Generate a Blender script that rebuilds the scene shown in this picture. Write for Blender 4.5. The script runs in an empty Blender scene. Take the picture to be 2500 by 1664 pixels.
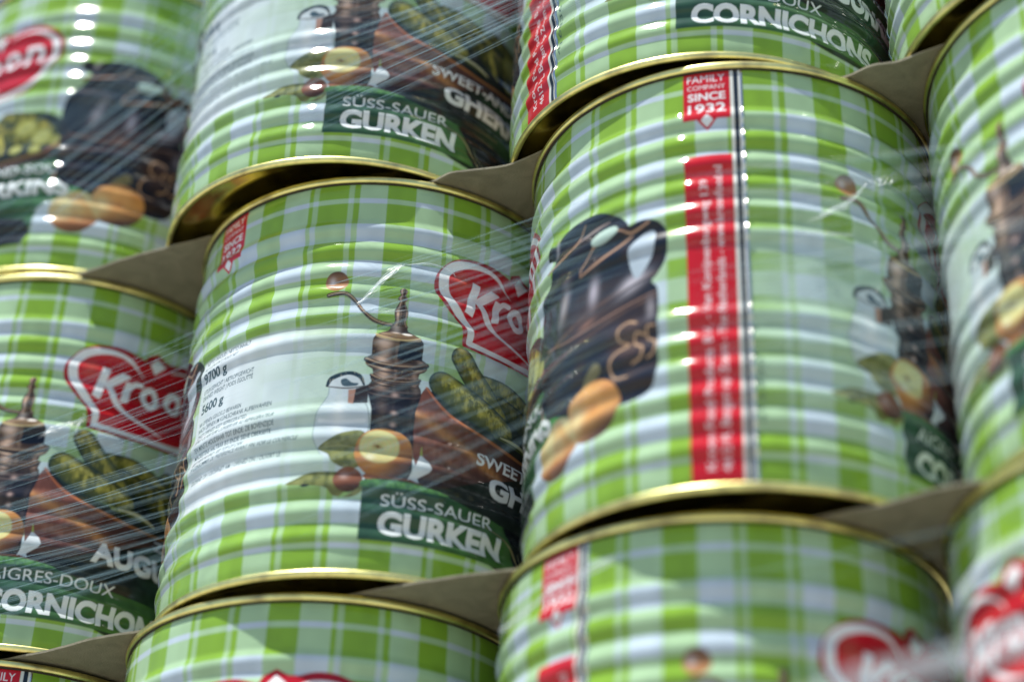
import bpy, math, random
import numpy as np
from mathutils import Matrix, Vector

# =====================================================================
# 1. camera, world, sun, exposure   (1 unit of the layout = tin radius)
# =====================================================================
S = 0.115                      # tin radius in metres
sc = bpy.context.scene
HT = 2.2173                    # tin height / radius
PITCH = 2.2517                 # layer pitch
cam_d = bpy.data.cameras.new('camera')
cam = bpy.data.objects.new('camera', cam_d)
sc.collection.objects.link(cam)
_a, _b, _c = 2.1232, 0.49428563, 0.03730922
cam.matrix_world = (Matrix.Translation(Vector((4.68666523, -7.20973906, -3.3968162)) * S)
                    @ Matrix.Rotation(_b, 4, 'Z') @ Matrix.Rotation(_a, 4, 'X') @ Matrix.Rotation(_c, 4, 'Z'))
cam_d.sensor_width = 36.0
cam_d.lens = 1.80012 * 36.0
cam_d.clip_start = 0.02
cam_d.clip_end = 500.0
cam_d.dof.use_dof = True
cam_d.dof.focus_distance = 9.05 * S
cam_d.dof.aperture_fstop = 2.5
sc.camera = cam

SUN_AZ, SUN_EL = math.radians(-120.0), math.radians(72.0)
world = bpy.data.worlds.new('World'); sc.world = world; world.use_nodes = True
wn = world.node_tree; wn.nodes.clear()
sky = wn.nodes.new('ShaderNodeTexSky'); sky.sky_type = 'NISHITA'; sky.sun_disc = False
sky.sun_elevation = SUN_EL
sky.sun_rotation = math.atan2(math.cos(SUN_AZ), math.sin(SUN_AZ))
sky.air_density = 1.1; sky.dust_density = .4; sky.ozone_density = 1.5
bg = wn.nodes.new('ShaderNodeBackground'); bg.inputs['Strength'].default_value = 0.085
wo = wn.nodes.new('ShaderNodeOutputWorld')
wn.links.new(sky.outputs[0], bg.inputs[0]); wn.links.new(bg.outputs[0], wo.inputs[0])

sun_d = bpy.data.lights.new('sun', 'SUN'); sun_d.energy = 5.0; sun_d.angle = math.radians(0.5)
sun_d.color = (1.0, 0.96, 0.88)
sun = bpy.data.objects.new('sun', sun_d); sc.collection.objects.link(sun)
sdir = Vector((math.cos(SUN_EL) * math.cos(SUN_AZ), math.cos(SUN_EL) * math.sin(SUN_AZ), math.sin(SUN_EL)))
sun.rotation_euler = sdir.to_track_quat('Z', 'Y').to_euler()
sun.location = sdir * 3

sc.view_settings.view_transform = 'Standard'; sc.view_settings.look = 'None'
sc.view_settings.exposure = 0.62; sc.view_settings.gamma = 1.0
sc.view_settings.use_curve_mapping = False
sc.render.engine = 'CYCLES'
try:
    sc.cycles.use_denoising = True
    sc.cycles.denoiser = 'OPENIMAGEDENOISE'
    sc.cycles.sample_clamp_indirect = 6.0
    sc.cycles.max_bounces = 8
    sc.cycles.transparent_max_bounces = 24
except Exception:
    pass

# =====================================================================
# helpers
# =====================================================================
COL = sc.collection
def link(name, me, mat=None, parent=None):
    o = bpy.data.objects.new(name, me); COL.objects.link(o)
    if mat is not None: me.materials.append(mat)
    if parent is not None: o.parent = parent
    return o
def tag(o, label=None, cat=None, group=None, kind=None):
    if label: o['label'] = label
    if cat: o['category'] = cat
    if group: o['group'] = group
    if kind: o['kind'] = kind
    return o
def new_mat(name):
    m = bpy.data.materials.new(name); m.use_nodes = True
    return m, m.node_tree, m.node_tree.nodes['Principled BSDF']
def node(nt, kind, **kw):
    n = nt.nodes.new(kind)
    for k, v in kw.items(): setattr(n, k, v)
    return n
def grid_faces(nu, nv, wrap):
    """quads of a grid with nu columns, nv rows, vertex index = j*nu+i"""
    i = np.arange(nu if wrap else nu - 1); j = np.arange(nv - 1)
    I, J = np.meshgrid(i, j); I = I.ravel(); J = J.ravel(); I2 = (I + 1) % nu
    return np.stack([J * nu + I, J * nu + I2, (J + 1) * nu + I2, (J + 1) * nu + I], 1)
def mesh_np(name, verts, quads, smooth=True):
    me = bpy.data.meshes.new(name)
    me.vertices.add(len(verts)); me.vertices.foreach_set('co', np.ascontiguousarray(verts, dtype=np.float32).ravel())
    n = len(quads)
    me.loops.add(n * 4); me.loops.foreach_set('vertex_index', np.ascontiguousarray(quads, dtype=np.int32).ravel())
    me.polygons.add(n); me.polygons.foreach_set('loop_start', np.arange(0, n * 4, 4, dtype=np.int32))
    me.polygons.foreach_set('loop_total', np.full(n, 4, dtype=np.int32))
    me.update(calc_edges=True)
    me.polygons.foreach_set('use_smooth', np.full(n, smooth))
    return me
def lathe(name, prof, n=256, closed=False):
    """revolve profile [(r,z)...] in tin radii"""
    th = np.linspace(0, 2 * np.pi, n, endpoint=False)
    p = np.array(prof, float)
    if closed: p = np.vstack([p, p[:1]])
    V = np.stack([np.outer(p[:, 0], np.cos(th)), np.outer(p[:, 0], np.sin(th)), np.repeat(p[:, 1:2], n, 1)], -1).reshape(-1, 3) * S
    return mesh_np(name, V, grid_faces(n, len(p), True))
rng = np.random.default_rng(7)
random.seed(7)

# =====================================================================
# 2. the printed sheet: worked out on a grid (angle x height) that is the
#    tin body's own vertex grid, and stored as its colour attribute
# =====================================================================
K = math.pi / 180
NU, NV = 2160, 560
U0 = -64.9                              # degrees, front two's pepper mill is at 0
Z0, Z1 = 0.034, 2.190
us = U0 + np.arange(NU) * 360.0 / NU
zs = np.linspace(Z0, Z1, NV)
PX = 0.0035                             # grid step in radii
C = np.zeros((NV, NU, 3), np.float32)

def lin(r, g, b):
    f = lambda c: ((c / 255 + 0.055) / 1.055) ** 2.4 if c > 10 else c / 255 / 12.92
    return np.array([f(r), f(g), f(b)])
def win(u0, u1, z0, z1):
    i0 = max(0, int((u0 - U0) * NU / 360) - 3); i1 = min(NU, int((u1 - U0) * NU / 360) + 4)
    j0 = max(0, int((z0 - Z0) / (Z1 - Z0) * (NV - 1)) - 3); j1 = min(NV, int((z1 - Z0) / (Z1 - Z0) * (NV - 1)) + 4)
    if i1 <= i0 or j1 <= j0: return None
    X, Y = np.meshgrid(us[i0:i1] * K, zs[j0:j1])
    return (slice(j0, j1), slice(i0, i1)), X, Y
def put(sl, m, col):
    m = np.clip(m, 0, 1)[..., None]
    C[sl] = C[sl] * (1 - m) + np.asarray(col) * m
_perm = rng.random((256, 256))
def noise(x, y, seed=0):
    xi = np.floor(x).astype(int); yi = np.floor(y).astype(int); fx = x - xi; fy = y - yi
    fx = fx * fx * (3 - 2 * fx); fy = fy * fy * (3 - 2 * fy)
    g = lambda a, b: _perm[(a + seed * 37) % 256, (b + seed * 91) % 256]
    return (g(xi, yi) * (1 - fx) + g(xi + 1, yi) * fx) * (1 - fy) + (g(xi, yi + 1) * (1 - fx) + g(xi + 1, yi + 1) * fx) * fy
def curve(pts, closed=False, n=8):
    P = np.array(pts, float); N = len(P); out = []
    rngi = range(N) if closed else range(N - 1)
    for i in rngi:
        g = (lambda k: P[k % N]) if closed else (lambda k: P[min(max(k, 0), N - 1)])
        a, b, c, d = g(i - 1), g(i), g(i + 1), g(i + 2)
        for t in np.linspace(0, 1, n, endpoint=False):
            out.append(.5 * ((2 * b) + (-a + c) * t + (2 * a - 5 * b + 4 * c - d) * t * t + (-a + 3 * b - 3 * c + d) * t ** 3))
    if not closed: out.append(P[-1])
    return np.array(out)
def poly_sd(P, X, Y):
    A = P; B = np.roll(P, -1, 0); ins = np.zeros(X.shape, bool); best = np.full(X.shape, 1e9)
    for (ax, ay), (bx, by) in zip(A, B):
        dx, dy = bx - ax, by - ay; L = dx * dx + dy * dy + 1e-12
        t = np.clip(((X - ax) * dx + (Y - ay) * dy) / L, 0, 1)
        best = np.minimum(best, (X - ax - t * dx) ** 2 + (Y - ay - t * dy) ** 2)
        if ay != by: ins ^= ((ay > Y) != (by > Y)) & (X < (bx - ax) * (Y - ay) / (by - ay) + ax)
    return np.where(ins, -1, 1) * np.sqrt(best)
def poly(off, pts, col, smooth=False, soft=0, alpha=1.0, pad=0.0):
    P = curve(pts, True) if smooth else np.array(pts, float)
    P = P + [off, 0]; m = soft + pad + .01
    w = win(P[:, 0].min() - m / K, P[:, 0].max() + m / K, P[:, 1].min() - m, P[:, 1].max() + m)
    if w is None: return None
    sl, X, Y = w
    sd = poly_sd(P * [K, 1], X, Y) - pad
    a = np.clip(.5 - sd / max(PX, soft), 0, 1) * alpha
    if callable(col): col = col(X / K - off, Y, sd)
    if col is not None: put(sl, a, col)
    return sl, X, Y, sd
def stroke(off, pts, ws, col, smooth=True, soft=0, alpha=1.0):
    P = np.array([(p[0], p[1], w) for p, w in zip(pts, ws if hasattr(ws, '__len__') else [ws] * len(pts))], float)
    if smooth and len(P) > 2: P = curve(P)
    m = P[:, 2].max() + soft + .01
    w = win(P[:, 0].min() + off - m / K, P[:, 0].max() + off + m / K, P[:, 1].min() - m, P[:, 1].max() + m)
    if w is None: return
    sl, X, Y = w; sd = np.full(X.shape, 1e9); T = np.zeros(X.shape); side = np.zeros(X.shape); wid = np.ones(X.shape)
    n = len(P) - 1
    for k in range(n):
        ax, ay, aw = (P[k, 0] + off) * K, P[k, 1], P[k, 2]; bx, by, bw = (P[k + 1, 0] + off) * K, P[k + 1, 1], P[k + 1, 2]
        dx, dy = bx - ax, by - ay; L = dx * dx + dy * dy + 1e-12
        t = np.clip(((X - ax) * dx + (Y - ay) * dy) / L, 0, 1)
        d = np.hypot(X - ax - t * dx, Y - ay - t * dy); w_ = aw + (bw - aw) * t
        q = d - w_; b = q < sd; sd = np.where(b, q, sd); T = np.where(b, (k + t) / n, T); wid = np.where(b, w_, wid)
        side = np.where(b, np.sign(dx * (Y - ay) - dy * (X - ax)) * d / np.maximum(w_, 1e-6), side)
    a = np.clip(.5 - sd / max(PX, soft), 0, 1) * alpha
    if callable(col): col = col(X / K - off, Y, T, side)
    put(sl, a, col)
def ell(off, cx, cy, rx, ry, col, rot=0, soft=0, alpha=1.0):
    r = max(rx, ry) + soft + .01
    w = win(cx + off - r / K, cx + off + r / K, cy - r, cy + r)
    if w is None: return
    sl, X, Y = w; x = X - (cx + off) * K; y = Y - cy; c, s = math.cos(rot), math.sin(rot)
    x, y = x * c + y * s, -x * s + y * c
    q = np.hypot(x / rx, y / ry); sd = (q - 1) * min(rx, ry)
    a = np.clip(.5 - sd / max(PX, soft), 0, 1) * alpha
    if callable(col): col = col(x / rx, y / ry, q)
    put(sl, a, col)
def blob(off, cx, cy, rx, ry, col, alpha, rot=0):
    w = win(cx + off - 2.5 * max(rx, ry) / K, cx + off + 2.5 * max(rx, ry) / K, cy - 2.5 * max(rx, ry), cy + 2.5 * max(rx, ry))
    if w is None: return
    sl, X, Y = w; x = X - (cx + off) * K; y = Y - cy; c, s = math.cos(rot), math.sin(rot)
    x, y = x * c + y * s, -x * s + y * c
    put(sl, np.exp(-(x / rx) ** 2 - (y / ry) ** 2) * alpha, col)
def mixc(a, b, t): 
    t = np.clip(t, 0, 1)[..., None]; return np.asarray(a) * (1 - t) + np.asarray(b) * t

# ---- lettering -------------------------------------------------------
_tc = {}
def glyphs(text, bold):
    key = (text, bold)
    if key in _tc: return _tc[key]
    cu = bpy.data.curves.new('lettering', 'FONT'); cu.body = text; cu.size = 1.0; cu.offset = bold; cu.resolution_u = 4
    cu.fill_mode = 'FRONT'
    ob = bpy.data.objects.new('lettering', cu); COL.objects.link(ob)
    bpy.context.view_layer.update()
    me = ob.evaluated_get(bpy.context.evaluated_depsgraph_get()).to_mesh()
    me.calc_loop_triangles()
    V = np.array([v.co[:2] for v in me.vertices]).reshape(-1, 2); T = np.array([t.vertices[:] for t in me.loop_triangles]).reshape(-1, 3)
    ob.to_mesh_clear(); COL.objects.unlink(ob); bpy.data.objects.remove(ob); bpy.data.curves.remove(cu)
    _tc[key] = (V, T); return V, T
def text(off, s, u0, u1, z0, cap, col, bold=0.0, slant=0.0, rot=False, alpha=1.0, zr=None):
    """baseline z0, cap height cap, left u0 to right u1; rot: reads upward, baseline at u0, from z0 to u1(z)"""
    V, T = glyphs(s, bold)
    if not len(T): return
    V = V.copy(); x0, x1 = V[:, 0].min(), V[:, 0].max(); V[:, 0] = (V[:, 0] - x0) / (x1 - x0)
    V[:, 1] = V[:, 1] / 0.729 * cap
    if not rot:
        X = (u0 + V[:, 0] * (u1 - u0) + off) * K + slant * V[:, 1]; Y = z0 + V[:, 1]
    else:
        X = (u0 + off) * K - V[:, 1]; Y = z0 + V[:, 0] * (u1 - z0)
    dx = 360.0 / NU * K; dz = (Z1 - Z0) / (NV - 1); SS = 3
    gx = (X - U0 * K) / dx * SS; gy = (Y - Z0) / dz * SS
    i0, i1 = int(gx.min() // SS) - 1, int(gx.max() // SS) + 2; j0, j1 = int(gy.min() // SS) - 1, int(gy.max() // SS) + 2
    i0 = max(i0, 0); j0 = max(j0, 0); i1 = min(i1, NU); j1 = min(j1, NV)
    if i1 <= i0 or j1 <= j0: return
    B = np.zeros(((j1 - j0) * SS, (i1 - i0) * SS), bool); gx = gx - i0 * SS; gy = gy - j0 * SS
    for a, b, c in T:
        x = gx[[a, b, c]]; y = gy[[a, b, c]]
        l, r = max(0, int(x.min())), min(B.shape[1], int(x.max()) + 2); d, t = max(0, int(y.min())), min(B.shape[0], int(y.max()) + 2)
        if r <= l or t <= d: continue
        PXx, PYy = np.meshgrid(np.arange(l, r) + 0.0, np.arange(d, t) + 0.0)
        e = [(x[(k + 1) % 3] - x[k]) * (PYy - y[k]) - (y[(k + 1) % 3] - y[k]) * (PXx - x[k]) for k in range(3)]
        B[d:t, l:r] |= ((e[0] >= 0) & (e[1] >= 0) & (e[2] >= 0)) | ((e[0] <= 0) & (e[1] <= 0) & (e[2] <= 0))
    M = B.reshape(j1 - j0, SS, i1 - i0, SS).mean((1, 3))
    put((slice(j0, j1), slice(i0, i1)), M * alpha, col)

# ---- gingham ---------------------------------------------------------
WHT = np.array([.45, .55, .64]); MED = np.array([.335, .505, .30]); DRK = np.array([.195, .365, .032])
def smooth_steps(x, edges, soft):
    v = np.zeros_like(x)
    for a, b in edges: v += np.clip((x - a) / soft + .5, 0, 1) - np.clip((x - b) / soft + .5, 0, 1)
    return v
X, Y = np.meshgrid(us, zs)
ph = (X + 25.6) % 40.0
ph = np.where(ph > 39.9, ph - 40, ph)
cc = smooth_steps(ph, [(-.01, 8.3), (16.7, 18.0), (19.7, 28.7), (30.3, 32.0)], .2)
rr = smooth_steps(Y, [(2.084, 3), (1.92, 2.054), (1.707, 1.817), (1.485, 1.607), (1.275, 1.39), (1.055, 1.155), (.848, .932),
                      (.62, .715), (.386, .471), (.168, .267), (-1, .142)], .004)
nlay = cc + rr
cc = np.where((ph > 17.5) & (ph < 31) & (cc < 1), .25 + .75 * cc, cc)
nlay = cc + rr
C[:] = np.where((nlay < 1)[..., None], mixc(WHT, MED, nlay), mixc(MED, DRK, nlay - 1))

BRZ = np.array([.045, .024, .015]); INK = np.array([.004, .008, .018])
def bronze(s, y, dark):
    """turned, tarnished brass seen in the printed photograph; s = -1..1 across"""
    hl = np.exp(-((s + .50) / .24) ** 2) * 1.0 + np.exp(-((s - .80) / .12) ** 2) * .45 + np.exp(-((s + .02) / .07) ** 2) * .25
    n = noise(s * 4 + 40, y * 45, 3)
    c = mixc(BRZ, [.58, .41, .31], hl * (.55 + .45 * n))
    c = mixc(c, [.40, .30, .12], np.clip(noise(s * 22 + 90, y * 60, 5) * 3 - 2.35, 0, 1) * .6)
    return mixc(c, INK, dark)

def paint_front(off, kind):
    # pale jug behind the mill
    poly(off, [(-17.4, .985), (-17.5, .94), (-19.2, .88), (-20.5, .79), (-20.2, .70), (-18, .62), (-14, .58), (-5, .57), (-5, .99)], [.46, .54, .62], soft=.008, alpha=.72)
    stroke(off, [(-17.4, .985), (-17.5, .94), (-19.2, .88), (-20.5, .79), (-20.2, .70), (-18, .62)], .0022, [.16, .24, .26], alpha=.7)
    stroke(off, [(-8.2, .98), (-8.0, .93), (-6.4, .87), (-5.6, .78), (-6.2, .70)], .003, [.14, .2, .2], alpha=.7)
    stroke(off, [(-19.0, .80), (-14, .79), (-7, .80)], .010, [.75, .82, .88], alpha=.5, soft=.01)
    blob(off, -14, .83, .03, .1, [.78, .82, .84], .5)
    # dark backdrop behind the gherkins and the green text field
    poly(off, [(12, 1.02), (24, 1.1), (40, 1.13), (55, 1.15), (66, 1.12), (73, 1.0), (76, .8), (84, .78), (86, .5), (68, .42), (66, .3), (60, .187), (30, .187), (10, .5), (8, .9)],
         lambda u, y, sd: mixc([.014, .022, .02], [.035, .13, .045], np.clip((u - 40) / 35, 0, 1) * (y < .79) * (y > .3)) * (0.7 + .6 * noise(u * .6, y * 22, 5))[..., None], True, soft=.008)
    # gherkins
    def pick(pts, ws, sd_, dk=0.0, yel=0.0):
        def colr(u, y, T, side):
            a = noise(u * .7, y * 24, sd_) * .55 + noise(u * 2.1, y * 55, sd_ + 1) * .3 + noise(u * 5, y * 140, sd_ + 2) * .15
            c = mixc([.10, .115, .02], [.50, .46, .085], np.clip(a * 2.2 - .95 + side * .45 + yel, 0, 1))
            c = mixc(c, [.012, .035, .03], np.clip(np.abs(side + .1) ** 2.5 * 1.1 - side * .25, 0, 1))
            return c * (1 - dk)
        stroke(off, pts, ws, colr)
    pick([(48, 1.13), (58, 1.08), (66, 1.0)], [.05, .06, .04], 11, .25)
    pick([(26, 1.13), (36, 1.12), (47, 1.06)], [.045, .06, .05], 12, .15)
    pick([(44, 1.02), (52, .98), (60, .93)], [.06, .075, .05], 13, .3)
    pick([(33, 1.05), (42, 1.0), (48, .92)], [.05, .065, .05], 14, .45)
    pick([(19, 1.225), (23, 1.14), (28, 1.05), (33, .98)], [.055, .066, .065, .05], 15, .1)
    pick([(14, 1.055), (20, 1.0), (28, .95), (34.5, .915)], [.072, .085, .08, .062], 16, 0, .12)
    stroke(off, [(15.5, 1.075), (21, 1.04), (27, 1.0), (33, .955), (36.5, .92)], [.004, .010, .012, .010, .004], lambda u, y, T, s_: mixc([.12, .13, .02], [.62, .58, .14], np.clip(noise(u * 3, y * 90, 31) * 2.2 - .6, 0, 1)), soft=.008, alpha=.75)
    stroke(off, [(24.5, 1.20), (28, 1.12), (32.5, 1.03)], [.004, .010, .004], lambda u, y, T, s_: mixc([.03, .05, .03], [.10, .14, .05], noise(u * 3, y * 60, 32)), soft=.01, alpha=.7)
    blob(off, 15.5, 1.095, .03, .02, [.42, .42, .10], .6)
    blob(off, 18.6, 1.255, .02, .016, [.48, .40, .06], .8)
    pick([(46.5, 1.01), (48, .93), (49.5, .86)], [.022, .032, .018], 17, 0, .2)
    for (uu, zz, r) in ((57, 1.03, .07), (63.5, .955, .065), (69.5, .92, .05), (55, .87, .04), (62, .855, .035)):
        ell(off, uu, zz, r * 1.1, r, lambda x, y, q: mixc([.42, .44, .13], [.16, .17, .02], np.clip(q ** 3 + .5 * noise(x * 6 + 9, y * 6 + 9, 4) - .2, 0, 1)))
        ell(off, uu, zz - r * .1, r * .6, r * .5, [.3, .33, .1], soft=.01, alpha=.6)
    # halved gherkin lying on the rim
    stroke(off, [(31, .862), (38, .862), (45.3, .828)], [.012, .024, .004], [.07, .09, .02])
    stroke(off, [(33, .868), (39.5, .866), (45.1, .832)], [.005, .013, .003], [.60, .60, .33])
    # copper pan
    pan = [(9.3, 1.02), (12, .965), (15.2, .915), (20, .868), (24.3, .84), (34, .806), (44, .79), (56, .80), (66, .835),
           (68, .80), (58, .75), (46, .72), (34, .64), (22, .55), (14, .49), (10, .48), (8, .55), (6.3, .7), (6.0, .87)]
    def pancol(u, y, sd):
        t = np.clip((u - 6) / 40, 0, 1)
        c = mixc([.17, .062, .045], [.05, .028, .022], t)
        axis = .90 - (u - 8) * .0085
        c = mixc(c, [.40, .20, .075], np.exp(-((y - axis + .05) / .028) ** 2) * .75)
        c = mixc(c, [.26, .13, .10], np.exp(-((y - axis + .17) / .02) ** 2) * np.exp(-((u - 18) / 12) ** 2) * .6)
        c = mixc(c, [.012, .014, .02], np.clip((.66 - y) / .12 + (u - 22) * .01, 0, 1) * .85)
        return c * (.8 + .4 * noise(u * 1.2, y * 30, 8))[..., None]
    poly(off, pan, pancol, True)
    stroke(off, pan[:9], [.004, .006, .008, .008, .007, .007, .007, .008, .008], lambda u, y, T, s: mixc([.42, .13, .055], [.20, .12, .04], T * 1.5 - .4))
    stroke(off, [(66, .835), (71.5, .93), (75, .90), (74.5, .79), (71, .70), (69.5, .6)], [.010, .012, .016, .018, .012, .006],
           lambda u, y, T, s: mixc([.36, .15, .085], [.06, .03, .025], np.abs(s)))
    # wheel-shaped lid of the jug
    poly(off, [(-17.9, .99), (-16.5, 1.035), (-12.6, 1.067), (-9, 1.045), (-7.4, .993), (-12, .982)], [.50, .58, .62], True)
    poly(off, [(-14.3, 1.02), (-12.9, 1.03), (-11.2, 1.008), (-9.5, 1.004), (-10, .99), (-13.4, .988)], [.05, .09, .12], True)
    stroke(off, [(-18, .992), (-16.8, 1.033), (-12.6, 1.06), (-9.2, 1.042), (-7.7, .99)], [.007, .012, .010, .011, .004], lambda u, y, T, s: mixc([.012, .03, .045], [.2, .2, .17], (noise(u * 3, y * 80, 2) > .72) * .8))
    stroke(off, [(-17.8, .988), (-12.4, .976), (-7.7, .99)], [.003, .004, .003], [.09, .08, .08])
    poly(off, [(-10.2, .972), (-6.5, 1.0), (-6.5, .9), (-10.5, .893)], [.03, .024, .026])
    poly(off, [(-12.0, .968), (-10.0, .972), (-10.4, .89), (-11.8, .895)], [.36, .21, .16])
    # pepper mill: crank arm, knob and turned body
    stroke(off, [(-19.8, 1.497), (-17.5, 1.504), (-14.6, 1.50), (-12, 1.462), (-9.6, 1.40), (-7, 1.36), (-4, 1.342), (-.5, 1.338)], [.011, .012, .011, .010, .010, .011, .010, .009],
           lambda u, y, T, s: mixc(mixc([.08, .045, .03], [.60, .43, .26], np.exp(-((s - .25) / .18) ** 2)), [.03, .02, .025], np.clip(-s, 0, 1) * .8))
    ell(off, -17.9, 1.577, .058, .056, lambda x, y, q: mixc(mixc(mixc([.36, .18, .08], [.09, .045, .03], np.clip(y * .9 + .25, 0, 1)), [.55, .5, .5], np.exp(-((x + .38) / .28) ** 2 - ((y - .05) / .38) ** 2) * .9),
                                                          [.34, .16, .06], np.exp(-((y + .55) / .22) ** 2) * .55))
    prof = np.array([(.46, 6.2), (.7, 5.9), (.86, 5.9), (.90, 6.4), (.94, 7.0), (.97, 7.4), (1.0, 7.2), (1.02, 6.5), (1.035, 6.9), (1.05, 6.9), (1.06, 6.3), (1.085, 6.5), (1.10, 7.9), (1.115, 8.6), (1.14, 8.6),
                     (1.155, 8.1), (1.165, 7.0), (1.22, 7.1), (1.25, 6.9), (1.27, 6.2), (1.283, 5.4), (1.295, 3.8), (1.31, 2.5), (1.328, 2.1), (1.335, 2.4), (1.35, 1.75), (1.36, 1.5), (1.39, 1.85), (1.42, 1.95),
                     (1.455, 1.25), (1.475, .75), (1.485, 1.35), (1.495, 1.35), (1.508, .65), (1.52, 1.0), (1.535, 1.15), (1.548, .9), (1.556, .05)])
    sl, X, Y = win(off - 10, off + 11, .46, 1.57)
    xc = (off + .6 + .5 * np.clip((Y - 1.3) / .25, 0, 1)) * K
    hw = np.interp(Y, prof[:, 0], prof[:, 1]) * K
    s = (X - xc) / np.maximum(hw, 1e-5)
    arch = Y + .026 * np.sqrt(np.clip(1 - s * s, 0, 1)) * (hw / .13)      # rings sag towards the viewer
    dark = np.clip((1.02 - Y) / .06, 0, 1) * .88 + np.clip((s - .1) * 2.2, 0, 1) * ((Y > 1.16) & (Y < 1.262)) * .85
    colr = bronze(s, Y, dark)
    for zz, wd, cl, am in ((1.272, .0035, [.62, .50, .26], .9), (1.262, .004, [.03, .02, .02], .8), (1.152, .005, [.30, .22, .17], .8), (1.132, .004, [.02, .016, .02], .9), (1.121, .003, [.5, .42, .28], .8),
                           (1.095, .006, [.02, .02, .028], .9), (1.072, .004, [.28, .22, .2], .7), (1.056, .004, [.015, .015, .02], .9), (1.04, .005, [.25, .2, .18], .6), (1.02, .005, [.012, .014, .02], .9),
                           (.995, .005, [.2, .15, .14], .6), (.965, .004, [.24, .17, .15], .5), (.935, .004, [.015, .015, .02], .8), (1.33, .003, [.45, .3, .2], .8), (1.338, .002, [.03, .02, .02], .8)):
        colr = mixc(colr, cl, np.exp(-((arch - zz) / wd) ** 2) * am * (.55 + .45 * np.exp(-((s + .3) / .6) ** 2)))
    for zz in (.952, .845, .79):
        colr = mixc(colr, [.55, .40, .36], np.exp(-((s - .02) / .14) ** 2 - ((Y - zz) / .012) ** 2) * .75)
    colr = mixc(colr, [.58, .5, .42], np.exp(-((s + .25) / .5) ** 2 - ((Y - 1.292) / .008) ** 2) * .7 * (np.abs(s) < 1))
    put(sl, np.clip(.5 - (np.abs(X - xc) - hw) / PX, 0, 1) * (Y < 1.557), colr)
    poly(off, [(1.0, 1.248), (4, 1.246), (6.8, 1.252), (7.4, 1.19), (7.2, 1.165), (3, 1.15), (.6, 1.155)], INK, soft=.006, alpha=.93)
    blob(off, -3.4, 1.232, .040, .017, [.66, .52, .46], .85)
    blob(off, 5.0, 1.262, .022, .008, [.42, .33, .30], .6)
    stroke(off, [(-5.7, 1.276), (-3, 1.259), (.6, 1.253), (4, 1.259), (6.5, 1.276)], .0035, [.55, .42, .20])
    ell(off, .5, 1.279, .088, .019, lambda x, y, q: mixc([.16, .10, .05], [.34, .25, .17], np.clip(-x * .6 + y * .5, 0, 1)))
    poly(off, [(-1.6, 1.335), (-2.3, 1.305), (-4.2, 1.29), (5.4, 1.29), (3.2, 1.31), (2.6, 1.335)], lambda u, y, sd: mixc([.07, .042, .03], [.50, .42, .36], np.exp(-((u + .2) / 1.1) ** 2) * .9), soft=.004)
    ell(off, 2.9, 1.291, .024, .008, [.72, .68, .62], soft=.004)
    for yy, hw_, wd_, dk_ in ((1.138, 8.3, .014, 1), (1.052, 6.7, .008, 1)):
        stroke(off, [(.6 - hw_, yy), (.6 - hw_ * .6, yy - .02), (.6, yy - .028), (.6 + hw_ * .6, yy - .02), (.6 + hw_, yy)], wd_,
               lambda u, y, T, sd_: mixc(mixc([.06, .036, .025], [.60, .44, .30], np.exp(-((sd_ - .35) / .22) ** 2) * (1 - .75 * T)), INK, np.clip(-sd_ * .9, 0, 1)))
        stroke(off, [(.6 - hw_, yy - .013), (.6 - hw_ * .6, yy - .034), (.6, yy - .043), (.6 + hw_ * .6, yy - .034), (.6 + hw_, yy - .013)], .003, [.006, .008, .012])
    # leaves, nut, onion
    leafc = lambda u, y, sd: mixc([.20, .22, .075], [.09, .11, .035], np.clip(noise(u * .9, y * 40, 6) * 1.3 - .2, 0, 1))
    poly(off, [(-18.8, .655), (-15.5, .70), (-11.5, .735), (-7, .74), (-5, .65), (-7, .56), (-11, .548), (-14.5, .575), (-16, .62)], leafc, True)
    stroke(off, [(-18.4, .655), (-12, .665), (-6, .64)], .0015, [.32, .33, .16])
    poly(off, [(-26.5, .468), (-24, .50), (-20.5, .527), (-14, .53), (-8, .52), (-6, .44), (-9, .40), (-13.5, .405), (-15.5, .44), (-20, .455)], leafc, True)
    poly(off, [(-22.5, .455), (-21.3, .463), (-19.9, .455), (-21.2, .448)], [.012, .02, .03], True)
    stroke(off, [(-12, .395), (-9.5, .425), (-6.6, .455)], [.004, .010, .004], [.24, .42, .14])
    ell(off, -10, .487, .068, .066, lambda x, y, q: mixc(mixc([.17, .065, .035], [.03, .015, .015], np.clip(-y + .3 * x, 0, 1)), [.42, .30, .27], np.exp(-((x + .3) / .3) ** 2 - ((y - .3) / .3) ** 2) * .7))
    def onion(x, y, q):
        c = mixc([.50, .25, .075], [.30, .12, .04], np.clip(noise(x * 2 + 5, y * 9 + 5, 9), 0, 1))
        c = mixc(c, [.05, .025, .035], np.clip((x * .7 - y * .75 - .25) * 1.3, 0, 1))
        f = np.hypot((x + .16) / .72, (y - .22) / .70)
        ring = .5 + .5 * np.sin(f * 26)
        face = mixc([.50, .54, .24], [.60, .50, .23], ring * .6)
        face = mixc(face, [.60, .36, .12], np.clip(-y * .9 + .05, 0, 1) * .7)
        c = mixc(c, face, np.clip((1 - f) * 9, 0, 1))
        c = mixc(c, [.16, .09, .03], np.exp(-((x + .22) / .16) ** 2 - ((y - .25) / .09) ** 2) * (.5 + .6 * noise(x * 14 + 3, y * 14 + 3, 10)))
        return mixc(c, [.85, .85, .7], np.exp(-((x + .45) / .16) ** 2 - ((y + .22) / .14) ** 2) * .5)
    ell(off, -1.1, .635, .137, .132, onion)
    stroke(off, [(-5.5, .51), (0, .50), (6, .507), (11, .488)], [.012, .014, .011, .004], lambda u, y, T, s: mixc([.30, .12, .06], [.10, .04, .03], T))
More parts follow.
